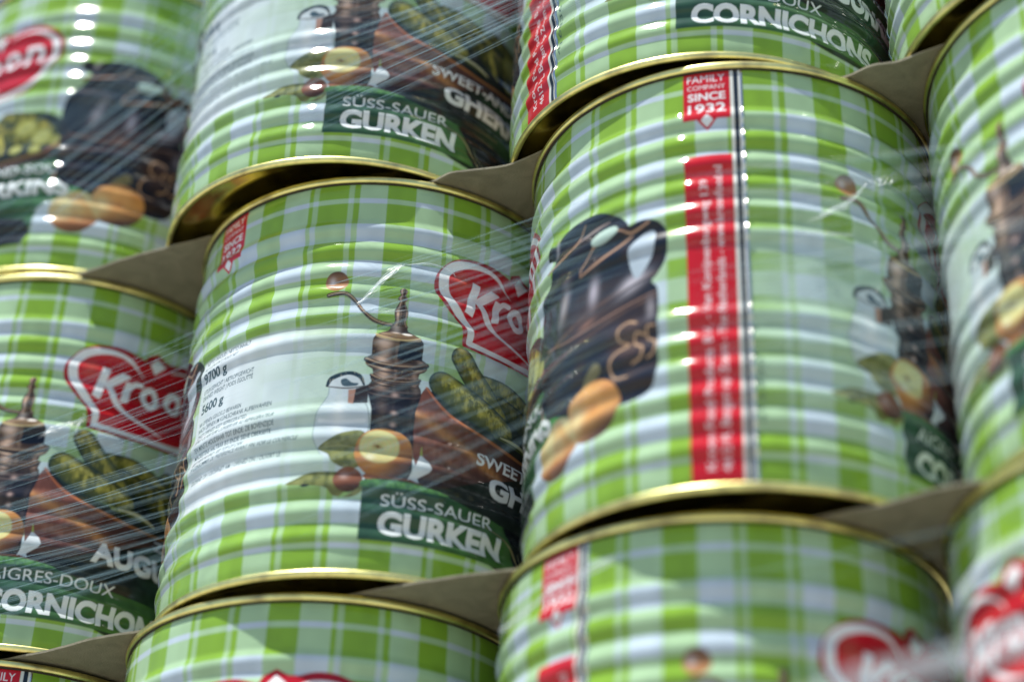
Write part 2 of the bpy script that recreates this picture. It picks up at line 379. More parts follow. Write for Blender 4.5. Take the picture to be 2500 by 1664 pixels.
    poly(off, [(8.9, .657), (7.8, .60), (5.7, .514), (8.5, .53), (11.4, .565), (12.1, .585), (11.2, .622)], [.55, .62, .66])
    stroke(off, [(8.9, .69), (9.1, .655)], [.002, .006], [.25, .32, .08], False)
    # banner with the product name
    end = 37 if kind == 1 else 58.5
    poly(off, [(-6.2, .184), (-6.05, .486), (0, .494), (6, .492), (14, .474), (22, .44), (34, .41), (50, .40), (63, .36), (66, .28), (64, .184)],
         lambda u, y, sd: mixc(mixc([.022, .068, .042], [.06, .155, .035], np.clip((u + 5) / 45 - (y - .2) * 1.5, 0, 1)), [.008, .010, .012], np.clip((u - end - (.32 - y) * 25) / 1.2, 0, 1)) * (.8 + .4 * noise(u * .5, y * 14, 12))[..., None])
    poly(off, [(-6.05, .487), (-1, .503), (6, .504), (12, .488), (17.5, .462), (10, .458), (0, .455), (-6, .45)], lambda u, y, sd: mixc([.075, .2, .06], [.03, .09, .04], noise(u * 1.5, y * 60, 3)), True)
    stroke(off, [(end - 8, .375), (end - 2, .34), (end + 3.5, .27), (end + 6, .19)], [.002, .004, .005, .003], [.22, .19, .10])
    stroke(off, [(end + 4, .30), (end + 7, .24), (end + 9, .19)], [.001, .004, .002], [.16, .17, .12])
    LET = [.66, .72, .74]
    if kind == 1:
        text(off, 'SÜSS-SAUER', -.9, 31.6, .368, .060, LET, .004)
        text(off, 'GURKEN', -1.3, 34.4, .226, .110, LET, .048)
        text(off, 'SWEET-AND-SOUR', 25.2, 75.7, .683, .062, LET, .020)
        text(off, 'GHERKINS', 29.5, 76.4, .540, .102, LET, .045)
    else:
        text(off, 'AIGRES-DOUX', -1.0, 35.8, .382, .062, LET, .002)
        text(off, 'CORNICHONS', -2.0, 54.8, .214, .112, LET, .048)
        text(off, 'ZOETZURE', 46.3, 75.2, .712, .060, LET, .012)
        text(off, 'AUGURKEN', 26.8, 76.3, .552, .110, LET, .048)
    # pale thing below the text field
    poly(off, [(66.5, .40), (70, .47), (74, .475), (77, .44), (80, .40), (73, .36)], [.45, .55, .62], True)
    stroke(off, [(75, .50), (80, .61), (84, .70), (87, .78)], [.010, .03, .03, .008], [.07, .34, .06], soft=.012, alpha=.9)
    # stoneware coffee pot
    pot = [(72.5, 1.47), (74.5, 1.52), (78, 1.50), (82, 1.535), (88, 1.545), (95, 1.525), (101, 1.465), (103.4, 1.42), (104.6, 1.385), (107, 1.395), (110, 1.39), (113, 1.36), (115, 1.29), (114.2, 1.17), (112, 1.10), (110.4, 1.065), (112, 1.01),
           (112, .8), (111.6, .60), (109, .515), (103, .482), (92, .50), (82, .56), (72, .64), (70, .9), (69, 1.15), (71, 1.27), (75, 1.36), (76.5, 1.42), (74.5, 1.45)]
    def potcol(u, y, sd):
        c = mixc([.005, .010, .022], [.024, .014, .013], np.clip(noise(u * .25, y * 16, 14) * 1.4 - .5, 0, 1))
        k = y - (u - 90) * .004
        c = mixc(c, [.20, .115, .075], (np.exp(-((k - 1.02) / .012) ** 2) + np.exp(-((k - .90) / .008) ** 2) + np.exp(-((k - .56) / .01) ** 2) * .6) * .55 * (.4 + .6 * noise(u * .7, y * 9, 2)))
        return c
    poly(off, pot, potcol, True)
    blob(off, 90, 1.0, .16, .12, [.10, .065, .055], .55)
    blob(off, 104.5, .80, .10, .10, [.11, .065, .05], .6)
    blob(off, 105.0, 1.085, .075, .036, [.55, .53, .60], .95, .45)
    stroke(off, [(90, 1.02), (98, 1.03), (105, 1.07), (111.5, 1.10)], [.003, .006, .007, .003], [.03, .025, .03], alpha=.9)
    stroke(off, [(72, .98), (84, .94), (98, .96), (111.5, 1.01)], [.002, .004, .005, .003], [.30, .18, .13], alpha=.8)
    blob(off, 92.5, 1.12, .028, .065, [.46, .43, .50], .85, -.1)
    blob(off, 81, 1.15, .028, .09, [.42, .40, .45], .65, -.3)
    blob(off, 110, .93, .02, .05, [.40, .38, .42], .6)
    blob(off, 90, .97, .05, .015, [.30, .16, .11], .6, .2)
    bz = lambda u, y, T, s: mixc([.50, .31, .20], [.10, .055, .035], np.abs(s) * 1.1)
    stroke(off, [(73.5, 1.385), (80, 1.40), (86, 1.44), (90, 1.50)], [.006, .008, .009, .005], bz)
    stroke(off, [(88, 1.235), (94, 1.258), (100, 1.295), (105, 1.335)], [.006, .011, .012, .008], bz)
    stroke(off, [(88, 1.24), (90, 1.32), (95, 1.375), (101, 1.385), (105, 1.35), (110, 1.375)], [.005, .006, .009, .006, .009, .008], bz)
    stroke(off, [(87, 1.44), (93, 1.455), (98, 1.46)], [.004, .010, .004], lambda u, y, T, s: mixc([.45, .36, .33], [.1, .06, .05], np.abs(s)))
    blob(off, 78, 1.49, .012, .04, [.45, .44, .48], .8, -.5)
    poly(off, [(92.3, 1.395), (95, 1.425), (99.5, 1.425), (101, 1.385), (97, 1.355), (93, 1.36)], mixc(MED, WHT, np.array(.5)).reshape(3), True)
    poly(off, [(103.9, 1.232), (106.8, 1.31), (111.2, 1.33), (111.4, 1.24), (108.6, 1.14), (105.8, 1.105)], WHT * .9, True)
    tan = [.42, .27, .16]
    stroke(off, [(106.2, .868), (103.8, .885), (101.4, .86), (101.2, .805), (103.9, .77), (100.4, .748), (98.4, .685), (99.8, .625), (103.4, .612)], .0056, tan)
    stroke(off, [(108.4, .80), (106.2, .815), (105.6, .77), (107.9, .735), (107.4, .69), (105, .672)], .0055, tan)
    stroke(off, [(111.4, .83), (109.4, .83), (109.2, .78), (111.4, .75), (111, .70), (109.2, .68)], .0052, tan)
    # two whole onions in front of the pot
    stroke(off, [(90.5, .60), (91.5, .66), (94, .70)], [.05, .03, .03], [.16, .15, .07])
    def on1(x, y, q):
        c = mixc([.58, .31, .10], [.50, .22, .06], noise(x * 3 + 7, y * 2 + 5, 21))
        c = mixc(c, [.62, .56, .30], np.exp(-((x + .6) / .35) ** 2 - ((y + .0) / .5) ** 2) * .8)
        return mixc(c, [.09, .045, .03], np.clip(-y * 1.6 - .35 + .3 * x, 0, 1))
    ell(off, 92.6, .51, .155, .145, on1, .2)
    def on2(x, y, q):
        c = mixc([.55, .50, .26], [.48, .28, .10], np.clip(noise(x * 4 + 7, y * 2 + 5, 22) * 1.2 - .2 - y * .3, 0, 1))
        c = mixc(c, [.36, .15, .06], np.clip(-(x * .5 + y) * 1.4, 0, 1))
        return mixc(c, [.06, .03, .025], np.clip(-(x * .4 + y) * 1.5 - .75, 0, 1))
    ell(off, 79.2, .418, .145, .14, on2, .6)
    # maker's emblem
    R1 = np.array([.46, .005, .016]); R2 = np.array([.22, .003, .012])
    outl = curve([(33.8, 1.782), (31, 1.80), (27, 1.818), (22, 1.815), (17, 1.79), (12.5, 1.735), (9.9, 1.66), (9.7, 1.585), (12.2, 1.51), (16, 1.45)], n=5)
    outl2 = [(18.2, 1.40), (18.9, 1.35), (19.0, 1.293), (23.5, 1.283), (30, 1.277), (38, 1.28), (46, 1.29), (53, 1.31)]
    outr = curve([(57, 1.36), (60, 1.45), (64.0, 1.54), (65.3, 1.62), (64.4, 1.70), (60.5, 1.78), (54.5, 1.835), (48.5, 1.845), (44.0, 1.825)], n=5)
    lg = [tuple(p) for p in outl] + outl2 + [tuple(p) for p in outr] + [(41.4, 1.826), (38.2, 1.856), (35.0, 1.826)]
    poly(off, lg, lambda u, y, sd: mixc(R1, R2, np.clip((sd + .05) / .03, 0, 1) * .55 + np.exp(-((y - 1.56) / .12) ** 2) * (u > 30) * .5))
    ell(off, 17.5, 1.66, .075, .085, lambda x, y, q: mixc([.50, .12, .08], R1, np.clip(q * 1.1, 0, 1)), soft=.04, alpha=.6)
    WL = [.70, .75, .78]
    stroke(off, [(34.6, 1.665), (33.2, 1.70), (30, 1.745), (25.5, 1.772), (20, 1.768), (15, 1.735), (12.3, 1.67), (12.6, 1.59), (15.2, 1.515), (18.6, 1.45), (20.8, 1.40), (21.2, 1.36), (21.1, 1.33)],
           [.001, .004, .009, .014, .019, .023, .025, .025, .022, .019, .018, .018, .016], WL)
    stroke(off, [(21.0, 1.322), (27, 1.315), (34, 1.312), (42, 1.318), (50, 1.335), (56, 1.38), (60, 1.49), (62.2, 1.57), (62.2, 1.66), (59.5, 1.735), (54, 1.785), (48, 1.795), (43.4, 1.765)],
           [.015, .015, .015, .016, .016, .017, .018, .02, .02, .017, .012, .008, .003], WL)
    poly(off, [(35.6, 1.768), (38.2, 1.828), (41.1, 1.785), (38.0, 1.722)], WL)
    LL = [.72, .76, .80]
    poly(off, [(21.2, 1.678), (23.6, 1.668), (21.6, 1.475), (19.0, 1.492)], LL)                      # K
    poly(off, [(22.6, 1.575), (23.2, 1.60), (27.4, 1.668), (29.9, 1.655), (30.2, 1.648), (25.3, 1.575), (24.4, 1.56)], LL)
    stroke(off, [(23.2, 1.578), (24.6, 1.545), (26.2, 1.49), (29.5, 1.44), (35, 1.395), (43, 1.36)], [.017, .018, .016, .013, .009, .002], LL)
    poly(off, [(29.0, 1.622), (31.1, 1.618), (30.2, 1.495), (28.0, 1.485), (27.6, 1.495)], LL)       # r
    stroke(off, [(30.4, 1.58), (31.8, 1.618), (34.0, 1.622)], [.010, .013, .012], LL)
    for cx, cz in ((37.2, 1.562), (45.6, 1.585)):
        poly(off, [(cx + a * math.cos(t), cz + b * math.sin(t)) for a, b, t in [(3.25, .068, q) for q in np.linspace(0, 2 * np.pi, 28, endpoint=False)]], LL)
        poly(off, [(cx + 1.35 * math.cos(t) + .1, cz + .036 * math.sin(t)) for t in np.linspace(0, 2 * np.pi, 20, endpoint=False)], R1 * .8)
    stroke(off, [(51.6, 1.53), (51.9, 1.59), (52.4, 1.655)], [.017, .017, .016], LL, False)            # n
    stroke(off, [(52.2, 1.60), (54, 1.652), (56.4, 1.64), (57.2, 1.60), (57.0, 1.54)], [.012, .016, .018, .017, .016], LL)
    # red tag below the rim
    RT = [.48, .008, .018]
    t0 = -60.3 if kind == 2 else -65.0 + .3
    w_ = 12.4
    poly(off, [(t0, 2.3), (t0 + w_, 2.3), (t0 + w_, 1.885), (t0 + w_ * .71, 1.885), (t0 + w_ * .5, 1.828), (t0 + w_ * .29, 1.885), (t0, 1.885)], RT)
    poly(off, [(t0 + w_ * .5, 1.914), (t0 + w_ * .63, 1.880), (t0 + w_ * .5, 1.846), (t0 + w_ * .37, 1.880)], [.68, .73, .76])
    wt = [.74, .77, .80]
    text(off, 'FAMILY', t0 + 1.2, t0 + w_ - 1.3, 2.112, .047, wt, -.004)
    text(off, 'COMPANY', t0 + 1.2, t0 + w_ - 1.2, 2.070, .028, wt, -.004)
    text(off, 'SINCE', t0 + 1.3, t0 + w_ - 1.2, 2.008, .044, wt, .026)
    text(off, '1932', t0 + 1.3, t0 + w_ - 1.2, 1.930, .058, wt, .016)
    if kind == 2:
        poly(off, [(t0, -1), (t0 + w_, -1), (t0 + w_, 1.686), (t0, 1.684)], RT)
        text(off, 'Kroon Food Products B.V. - Van Konijnenburgweg 139', t0 + 5.9, 1.55, .10, .038, wt, .0, rot=True)
        text(off, '4612 PL Bergen op Zoom - The Netherlands - www.kroonfood.nl', t0 + 9.6, 1.62, .09, .038, wt, .0, rot=True)
        poly(off, [(t0 + w_, -1), (t0 + w_ + 2.9, -1), (t0 + w_ + 2.9, 3), (t0 + w_, 3)], [.66, .69, .66])
        poly(off, [(t0 + w_ + .9, -1), (t0 + w_ + 2.1, -1), (t0 + w_ + 2.1, 3), (t0 + w_ + .9, 3)], [.012, .022, .035])
        text(off, '416836', t0 + w_ + 5.4, .62, .30, .022, [.05, .10, .07], .0, rot=True)
    else:
        TX = [.03, .065, .08]
        rows = [(1.306, .026, 'NETTO INHOUD | NETTO INHALT', -43.7, 0), (1.270, .022, 'NET CONTENT | POIDS NET', -48.0, 0), (1.205, .052, '9700 g', -52.2, .02),
                (1.142, .026, 'UITLEKGEWICHT | ABTROPFGEWICHT', -41.4, 0), (1.106, .026, 'DRAINED WEIGHT | POIDS ÉGOUTTÉ', -41.5, 0), (1.030, .052, '5600 g', -52.3, .02),
                (.958, .024, 'NA OPENEN GEKOELD BEWAREN', -44.6, 0), (.922, .026, 'NACH ÖFFNEN IM KÜHLSCHRANK AUFBEWAHREN', -34.0, 0), (.886, .024, 'ONCE OPENED KEEP REFRIGERATED', -42.0, 0),
                (.854, .022, 'APRÈS OUVERTURE CONSERVER AU RÉFRIGÉRATEUR', -32.6, 0), (.808, .026, 'TEN MINSTE HOUDBAAR TOT EINDE: ZIE BOVENZIJDE', -32.3, 0),
                (.770, .026, 'MINDESTENS HALTBAR BIS ENDE: SIEHE OBERSEITE', -33.2, 0), (.737, .022, 'BEST BEFORE END: SEE TOP OF CAN', -42.2, 0),
                (.706, .022, 'À CONSOMMER DE PRÉFÉRENCE AVANT FIN: VOIR LE COUVERCLE', -24.8, 0), (.632, .026, 'GEOPEND OP: | GEÖFFNET AM: | OPENED ON: | OUVERT LE:', -29.2, 0)]
        for z, h, s_, u1, b in rows:
            text(off, s_, -63.3, u1, z, h, TX, .012 + b, slant=.35 if h < .024 else 0)

# the pale panel behind the contents text fades into the gingham
sl, X, Y = win(180 - 65, 180 - 8, .44, 1.36)
u = X / K - 180
a = np.clip((1.345 - Y) / .02, 0, 1) * np.clip((Y - .478) / .006, 0, 1) * np.clip((-3 - u) / 42, 0, 1) ** .8 * np.clip((u + 66) / 1, 0, 1)
put(sl, a * 1.0, [.60, .67, .73])
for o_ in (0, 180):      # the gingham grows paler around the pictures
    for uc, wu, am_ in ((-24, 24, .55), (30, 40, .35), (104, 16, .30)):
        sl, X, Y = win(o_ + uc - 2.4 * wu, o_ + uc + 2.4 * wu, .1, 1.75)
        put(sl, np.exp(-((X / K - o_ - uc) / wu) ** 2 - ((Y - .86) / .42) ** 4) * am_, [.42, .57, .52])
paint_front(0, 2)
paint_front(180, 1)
# strip the sheet of any perfectly even tone: faint print mottling
mm = .93 + .14 * noise(*(np.meshgrid(us * .35 + 70, zs * 14)), seed=30)
C *= mm[..., None].astype(np.float32)

# =====================================================================
# 3. materials
# =====================================================================
def m_print():
    m, nt, b = new_mat('printed_tinplate')
    at = node(nt, 'ShaderNodeAttribute', attribute_name='print')
    nt.links.new(at.outputs['Color'], b.inputs['Base Color'])
    b.inputs['Roughness'].default_value = .35
    b.inputs['Metallic'].default_value = 0.0
    b.inputs['Specular IOR Level'].default_value = 0.0
    b.inputs['Coat Weight'].default_value = 1.0
    b.inputs['Coat Roughness'].default_value = .07
    b.inputs['Coat IOR'].default_value = 1.38
    tc = node(nt, 'ShaderNodeTexCoord')
    oi = node(nt, 'ShaderNodeObjectInfo')
    # the clinging film: fine drawn-out wrinkles, a little different on every tin
    sc1 = node(nt, 'ShaderNodeVectorMath', operation='MULTIPLY_ADD')
    sc1.inputs[1].default_value = (1, 1, 1)
    nt.links.new(tc.outputs['Object'], sc1.inputs[0]); nt.links.new(oi.outputs['Random'], sc1.inputs[2])
    warp = node(nt, 'ShaderNodeTexNoise'); warp.inputs['Scale'].default_value = 5.0; warp.inputs['Detail'].default_value = 1.0
    nt.links.new(sc1.outputs[0], warp.inputs['Vector'])
    wv = node(nt, 'ShaderNodeVectorMath', operation='MULTIPLY_ADD'); wv.inputs[1].default_value = (.05, .05, .16)
    nt.links.new(warp.outputs['Color'], wv.inputs[0]); nt.links.new(sc1.outputs[0], wv.inputs[2])
    mp = node(nt, 'ShaderNodeMapping'); mp.inputs['Scale'].default_value = (12, 12, 900)
    nt.links.new(wv.outputs[0], mp.inputs['Vector'])
    n1 = node(nt, 'ShaderNodeTexNoise'); n1.inputs['Scale'].default_value = 1.0; n1.inputs['Detail'].default_value = 2.5
    nt.links.new(mp.outputs[0], n1.inputs['Vector'])
    n2 = node(nt, 'ShaderNodeTexNoise'); n2.inputs['Scale'].default_value = 38.0; n2.inputs['Detail'].default_value = 2.0
    nt.links.new(sc1.outputs[0], n2.inputs['Vector'])
    bu = node(nt, 'ShaderNodeBump'); bu.inputs['Strength'].default_value = .20; bu.inputs['Distance'].default_value = .0003
    nt.links.new(n1.outputs['Fac'], bu.inputs['Height'])
    bu2 = node(nt, 'ShaderNodeBump'); bu2.inputs['Strength'].default_value = .22; bu2.inputs['Distance'].default_value = .0012
    nt.links.new(n2.outputs['Fac'], bu2.inputs['Height']); nt.links.new(bu.outputs[0], bu2.inputs['Normal'])
    nt.links.new(bu2.outputs[0], b.inputs['Coat Normal'])
    rr_ = node(nt, 'ShaderNodeMapRange'); rr_.inputs[1].default_value = .35; rr_.inputs[2].default_value = .7; rr_.inputs[3].default_value = .015; rr_.inputs[4].default_value = .06
    nt.links.new(n1.outputs['Fac'], rr_.inputs[0])
    mp3 = node(nt, 'ShaderNodeMapping'); mp3.inputs['Scale'].default_value = (9, 9, 30)
    nt.links.new(wv.outputs[0], mp3.inputs['Vector'])
    n3 = node(nt, 'ShaderNodeTexNoise'); n3.inputs['Scale'].default_value = 1.0; n3.inputs['Detail'].default_value = 3.0
    nt.links.new(mp3.outputs[0], n3.inputs['Vector'])
    r3 = node(nt, 'ShaderNodeMapRange'); r3.inputs[1].default_value = .48; r3.inputs[2].default_value = .72; r3.inputs[3].default_value = 0; r3.inputs[4].default_value = .16
    nt.links.new(n3.outputs['Fac'], r3.inputs[0])
    ad = node(nt, 'ShaderNodeMath', operation='ADD'); nt.links.new(rr_.outputs[0], ad.inputs[0]); nt.links.new(r3.outputs[0], ad.inputs[1])
    nt.links.new(ad.outputs[0], b.inputs['Coat Roughness'])
    # cloudy stretched film lying on the print: a thin milky sheen
    b.inputs['Sheen Weight'].default_value = .05; b.inputs['Sheen Roughness'].default_value = .55
    b.inputs['Sheen Tint'].default_value = (.75, .92, 1.0, 1)
    return m
def m_gold(name, col, rough):
    m, nt, b = new_mat(name)
    b.inputs['Metallic'].default_value = 1.0; b.inputs['Roughness'].default_value = rough
    tc = node(nt, 'ShaderNodeTexCoord'); n = node(nt, 'ShaderNodeTexNoise'); n.inputs['Scale'].default_value = 55; n.inputs['Detail'].default_value = 6
    nt.links.new(tc.outputs['Object'], n.inputs['Vector'])
    r = node(nt, 'ShaderNodeValToRGB'); e = r.color_ramp.elements
    e[0].position = .30; e[0].color = (col[0] * .45, col[1] * .42, col[2] * .5, 1); e[1].position = .55; e[1].color = (*col, 1)
    nt.links.new(n.outputs['Fac'], r.inputs[0]); nt.links.new(r.outputs[0], b.inputs['Base Color'])
    bu = node(nt, 'ShaderNodeBump'); bu.inputs['Strength'].default_value = .25; bu.inputs['Distance'].default_value = .0006
    nt.links.new(n.outputs['Fac'], bu.inputs['Height']); nt.links.new(bu.outputs[0], b.inputs['Normal'])
    return m
M_PRINT = m_print()
M_RIM = m_gold('gold_lacquered_rim', (.95, .87, .34), .34)
M_END = m_gold('gold_lacquered_end', (.74, .66, .20), .2)
def m_rust():
    m, nt, b = new_mat('grimy_seam_edge'); b.inputs['Base Color'].default_value = (.03, .022, .012, 1); b.inputs['Roughness'].default_value = .8
    return m
M_RUST = m_rust()
def m_weld():
    m, nt, b = new_mat('bare_tin_weld'); b.inputs['Metallic'].default_value = 1; b.inputs['Roughness'].default_value = .16; b.inputs['Base Color'].default_value = (.62, .62, .58, 1)
    n = node(nt, 'ShaderNodeTexNoise'); n.inputs['Scale'].default_value = 200
    tc = node(nt, 'ShaderNodeTexCoord'); nt.links.new(tc.outputs['Object'], n.inputs['Vector'])
    bu = node(nt, 'ShaderNodeBump'); bu.inputs['Strength'].default_value = .3; bu.inputs['Distance'].default_value = .0004
    nt.links.new(n.outputs['Fac'], bu.inputs['Height']); nt.links.new(bu.outputs[0], b.inputs['Normal'])
    return m
M_WELD = m_weld()
def m_card():
    m, nt, b = new_mat('grey_board'); b.inputs['Roughness'].default_value = .85
    tc = node(nt, 'ShaderNodeTexCoord')
    n = node(nt, 'ShaderNodeTexNoise'); n.inputs['Scale'].default_value = 60; n.inputs['Detail'].default_value = 8
    n3 = node(nt, 'ShaderNodeTexNoise'); n3.inputs['Scale'].default_value = 900; n3.inputs['Detail'].default_value = 2
    nt.links.new(tc.outputs['Object'], n.inputs['Vector']); nt.links.new(tc.outputs['Object'], n3.inputs['Vector'])
    mx = node(nt, 'ShaderNodeMath', operation='ADD'); nt.links.new(n.outputs['Fac'], mx.inputs[0])
    ml = node(nt, 'ShaderNodeMath', operation='MULTIPLY'); ml.inputs[1].default_value = .35; nt.links.new(n3.outputs['Fac'], ml.inputs[0]); nt.links.new(ml.outputs[0], mx.inputs[1])
    r = node(nt, 'ShaderNodeValToRGB'); e = r.color_ramp.elements
    e[0].position = .45; e[0].color = (.17, .158, .11, 1); e[1].position = .9; e[1].color = (.25, .235, .17, 1)
    nt.links.new(mx.outputs[0], r.inputs[0]); nt.links.new(r.outputs[0], b.inputs['Base Color'])
    n.inputs['Distortion'].default_value = 1.2
    bu = node(nt, 'ShaderNodeBump'); bu.inputs['Strength'].default_value = .7; bu.inputs['Distance'].default_value = .0006
    nt.links.new(n3.outputs['Fac'], bu.inputs['Height']); nt.links.new(bu.outputs[0], b.inputs['Normal'])
    return m
M_CARD = m_card()
def m_ground():
    m, nt, b = new_mat('concrete_paving'); b.inputs['Roughness'].default_value = .9
    tc = node(nt, 'ShaderNodeTexCoord')
    n = node(nt, 'ShaderNodeTexNoise'); n.inputs['Scale'].default_value = 3; n.inputs['Detail'].default_value = 10
    nt.links.new(tc.outputs['Object'], n.inputs['Vector'])
    r = node(nt, 'ShaderNodeValToRGB'); e = r.color_ramp.elements
    e[0].position = .35; e[0].color = (.24, .22, .19, 1); e[1].position = .7; e[1].color = (.38, .36, .32, 1)
    nt.links.new(n.outputs['Fac'], r.inputs[0]); nt.links.new(r.outputs[0], b.inputs['Base Color'])
    return m
def m_film():
    m, nt, b = new_mat('stretch_film_crease')
    b.inputs['Base Color'].default_value = (.30, .47, .52, 1); b.inputs['Roughness'].default_value = .22
    b.inputs['Specular IOR Level'].default_value = .8
    at = node(nt, 'ShaderNodeAttribute', attribute_name='veil')
    nt.links.new(at.outputs['Fac'], b.inputs['Alpha'])
    return m
M_FILM = m_film()
M_FOLD = m_film(); M_FOLD.name = 'stretch_film_fold'; M_FOLD.node_tree.nodes['Principled BSDF'].inputs['Base Color'].default_value = (.72, .80, .84, 1)

# =====================================================================
# 4. the tin
# =====================================================================
def bead_r(z):
    r = np.full_like(z, 1.0)
    for top, n in ((1.900, 6), (.842, 6)):
        lo = top - (n - .5) * .1285; hi = top + .5 * .1285
        m = (z > lo) & (z < hi)
        r = r + np.where(m, +.0148 * (.5 - .5 * np.cos((z - lo) / .1285 * 2 * np.pi)), 0)
    # drawn-in neck at both ends
    r = r - .010 * np.exp(-((z - 2.19) / .035) ** 2) - .006 * np.exp(-((z - .034) / .03) ** 2)
    return r
rz = bead_r(zs)
th = us * K
V = np.empty((NV, NU, 3), np.float32)
ovl = 0
UU, ZZ = np.meshgrid(th, zs)
dent = (.0016 * np.sin(3 * UU + 2.2 * ZZ) + .0012 * np.sin(7 * UU - 3.1 * ZZ + 1) + .0008 * np.sin(13 * UU + 5 * ZZ) + .0005 * np.sin(29 * UU - 9 * ZZ))
for du_, dz_, dr_, w1, w2 in ((1.2, 1.05, .009, .05, .05), (2.9, .3, .007, .04, .07), (4.1, 1.5, .008, .06, .04), (5.3, .95, .006, .05, .05), (0.2, .6, .006, .05, .04)):
    dent -= dr_ * np.exp(-(((UU - U0 * K - du_) / w1) ** 2) - ((ZZ - dz_) / w2) ** 2)
R_ = rz[:, None] + dent
V[..., 0] = R_ * np.cos(th)[None, :]; V[..., 1] = R_ * np.sin(th)[None, :]; V[..., 2] = zs[:, None]
body_me = mesh_np('body', V.reshape(-1, 3) * S, grid_faces(NU, NV, True))
ca = body_me.color_attributes.new('print', 'FLOAT_COLOR', 'POINT')
rgba = np.ones((NV * NU, 4), np.float32); rgba[:, :3] = C.reshape(-1, 3)
ca.data.foreach_set('color', rgba.ravel())

rim_o, z_r = 1.014, .036
def seam_prof(z0, up):
    """double-seam roll: outer wall, rounded edge, inner wall; up=+1 top, -1 bottom"""
    p = [(.9985, 0), (1.006, .001), (1.0125, .005), (rim_o, .011), (rim_o, .026), (1.011, .033), (1.004, .0365), (.996, .0365), (.989, .033), (.986, .026), (.985, -.03)]
    return [(r, z0 + up * z) for r, z in p]
top_rim = lathe('top_rim', seam_prof(HT - .0365, 1))
bot_rim = lathe('bottom_rim', seam_prof(.0365, -1)[::-1])
def end_prof(z0, up):
    p = [(.985, -.04), (.972, -.052), (.955, -.056), (.90, -.050), (.86, -.047), (.84, -.05), (.82, -.047), (.72, -.047), (.70, -.05), (.68, -.047), (.45, -.045), (.0005, -.045)]
    return [(r, z0 + up * z) for r, z in p]
lid_me = lathe('lid', end_prof(HT, 1), 128)
base_me = lathe('base', end_prof(0, -1)[::-1], 128)
grime = lathe('rim_grime', [(.993, HT - .044), (1.0005, HT - .0425), (1.0035, HT - .0385), (1.0, HT - .0345)], 256)
# raised side weld that runs down the seam of the printed sheet
wz = np.linspace(.04, HT - .04, 420)
wp = np.array([(-.45, -.002), (-.30, .0045), (0, .006), (.30, .0045), (.45, -.002)])
a0 = -60.3 + 12.4 + 2.9 + .1
WV = []
for z in wz:
    rb = float(bead_r(np.array([z]))[0])
    for du, dr in wp:
        t = (a0 + du) * K; WV.append(((rb + dr) * math.cos(t), (rb + dr) * math.sin(t), z))
weld_me = mesh_np('side_seam', np.array(WV) * S, grid_faces(5, len(wz), False))

GROUP = 'printed food tins stacked on the pallet'
def make_tin():
    root = bpy.data.objects.new('food_tin', None); COL.objects.link(root); root.empty_display_size = .02
    link('body', body_me, M_PRINT, root)
    link('side_seam', weld_me, M_WELD, root)
    r = link('top_rim', top_rim, M_RIM, root); link('grime', grime, M_RUST, r)
    link('bottom_rim', bot_rim, M_RIM, root)
    link('lid', lid_me, M_END, root)
    link('base', base_me, M_END, root)
    tag(root, None, 'tin', GROUP)
    return root
def copy_tree(o, parent=None):
    c = o.copy(); COL.objects.link(c); c.parent = parent
    for ch in o.children: copy_tree(ch, c)
    return c
P = PITCH
# (x, y, layer, angle of front two's mill, label)
TINS = [
    (0.0, 0.0, 0, -53.2 - 180, 'centre left tin showing the net weight text, the whole pepper mill and SÜSS-SAUER GURKEN'),
    (2.0504, -.028, 0, -21.2, 'large right hand tin with the red address strip and black side seam down its front'),
    (-2.143, .0023, 0, -60.9, 'tin at the left edge reading AIGRES-DOUX CORNICHONS under a red Kroo emblem'),
    (4.1002, -.0072, 0, -123 - 180, 'blurred tin at the right edge with a pepper mill, right of the red strip tin'),
    (-2.1895, .0076, 1, -135 - 180, 'top left tin reading SOUR and KINS beside two onions and a dark pot'),
    (-.1466, -.1529, 1, -61.6 - 180, 'top row tin reading SÜSS-SAUER GURKEN beside SWEET-AND-SOUR GHERKINS'),
    (1.9354, -.0675, 1, -69.8, 'top row tin reading CORNICHONS with a red strip at its left edge'),
    (3.965, -.0092, 1, -119, 'sliver of plain gingham tin in the top right corner'),
    (-.1586, .0374, -1, -108.7 - 180, 'shaded bottom row tin of plain gingham with the tip of a red emblem'),
    (1.9026, .0517, -1, -57.0, 'shaded bottom row tin with red tag at left and red K emblem at right'),
    (3.9707, .0399, -1, -164.0, 'bottom right corner tin with a blurred red emblem behind a film strand'),
    (-2.20, 0.0, -1, 2.5, 'bottom left corner tin, only its rim and red tag in view'),
]
proto = make_tin()
for i, (x, y, l, az, lab) in enumerate(TINS):
    o = proto if i == 0 else copy_tree(proto)
    o.location = (x * S, y * S, l * P * S); o.rotation_euler = (0, 0, az * K); o['label'] = lab

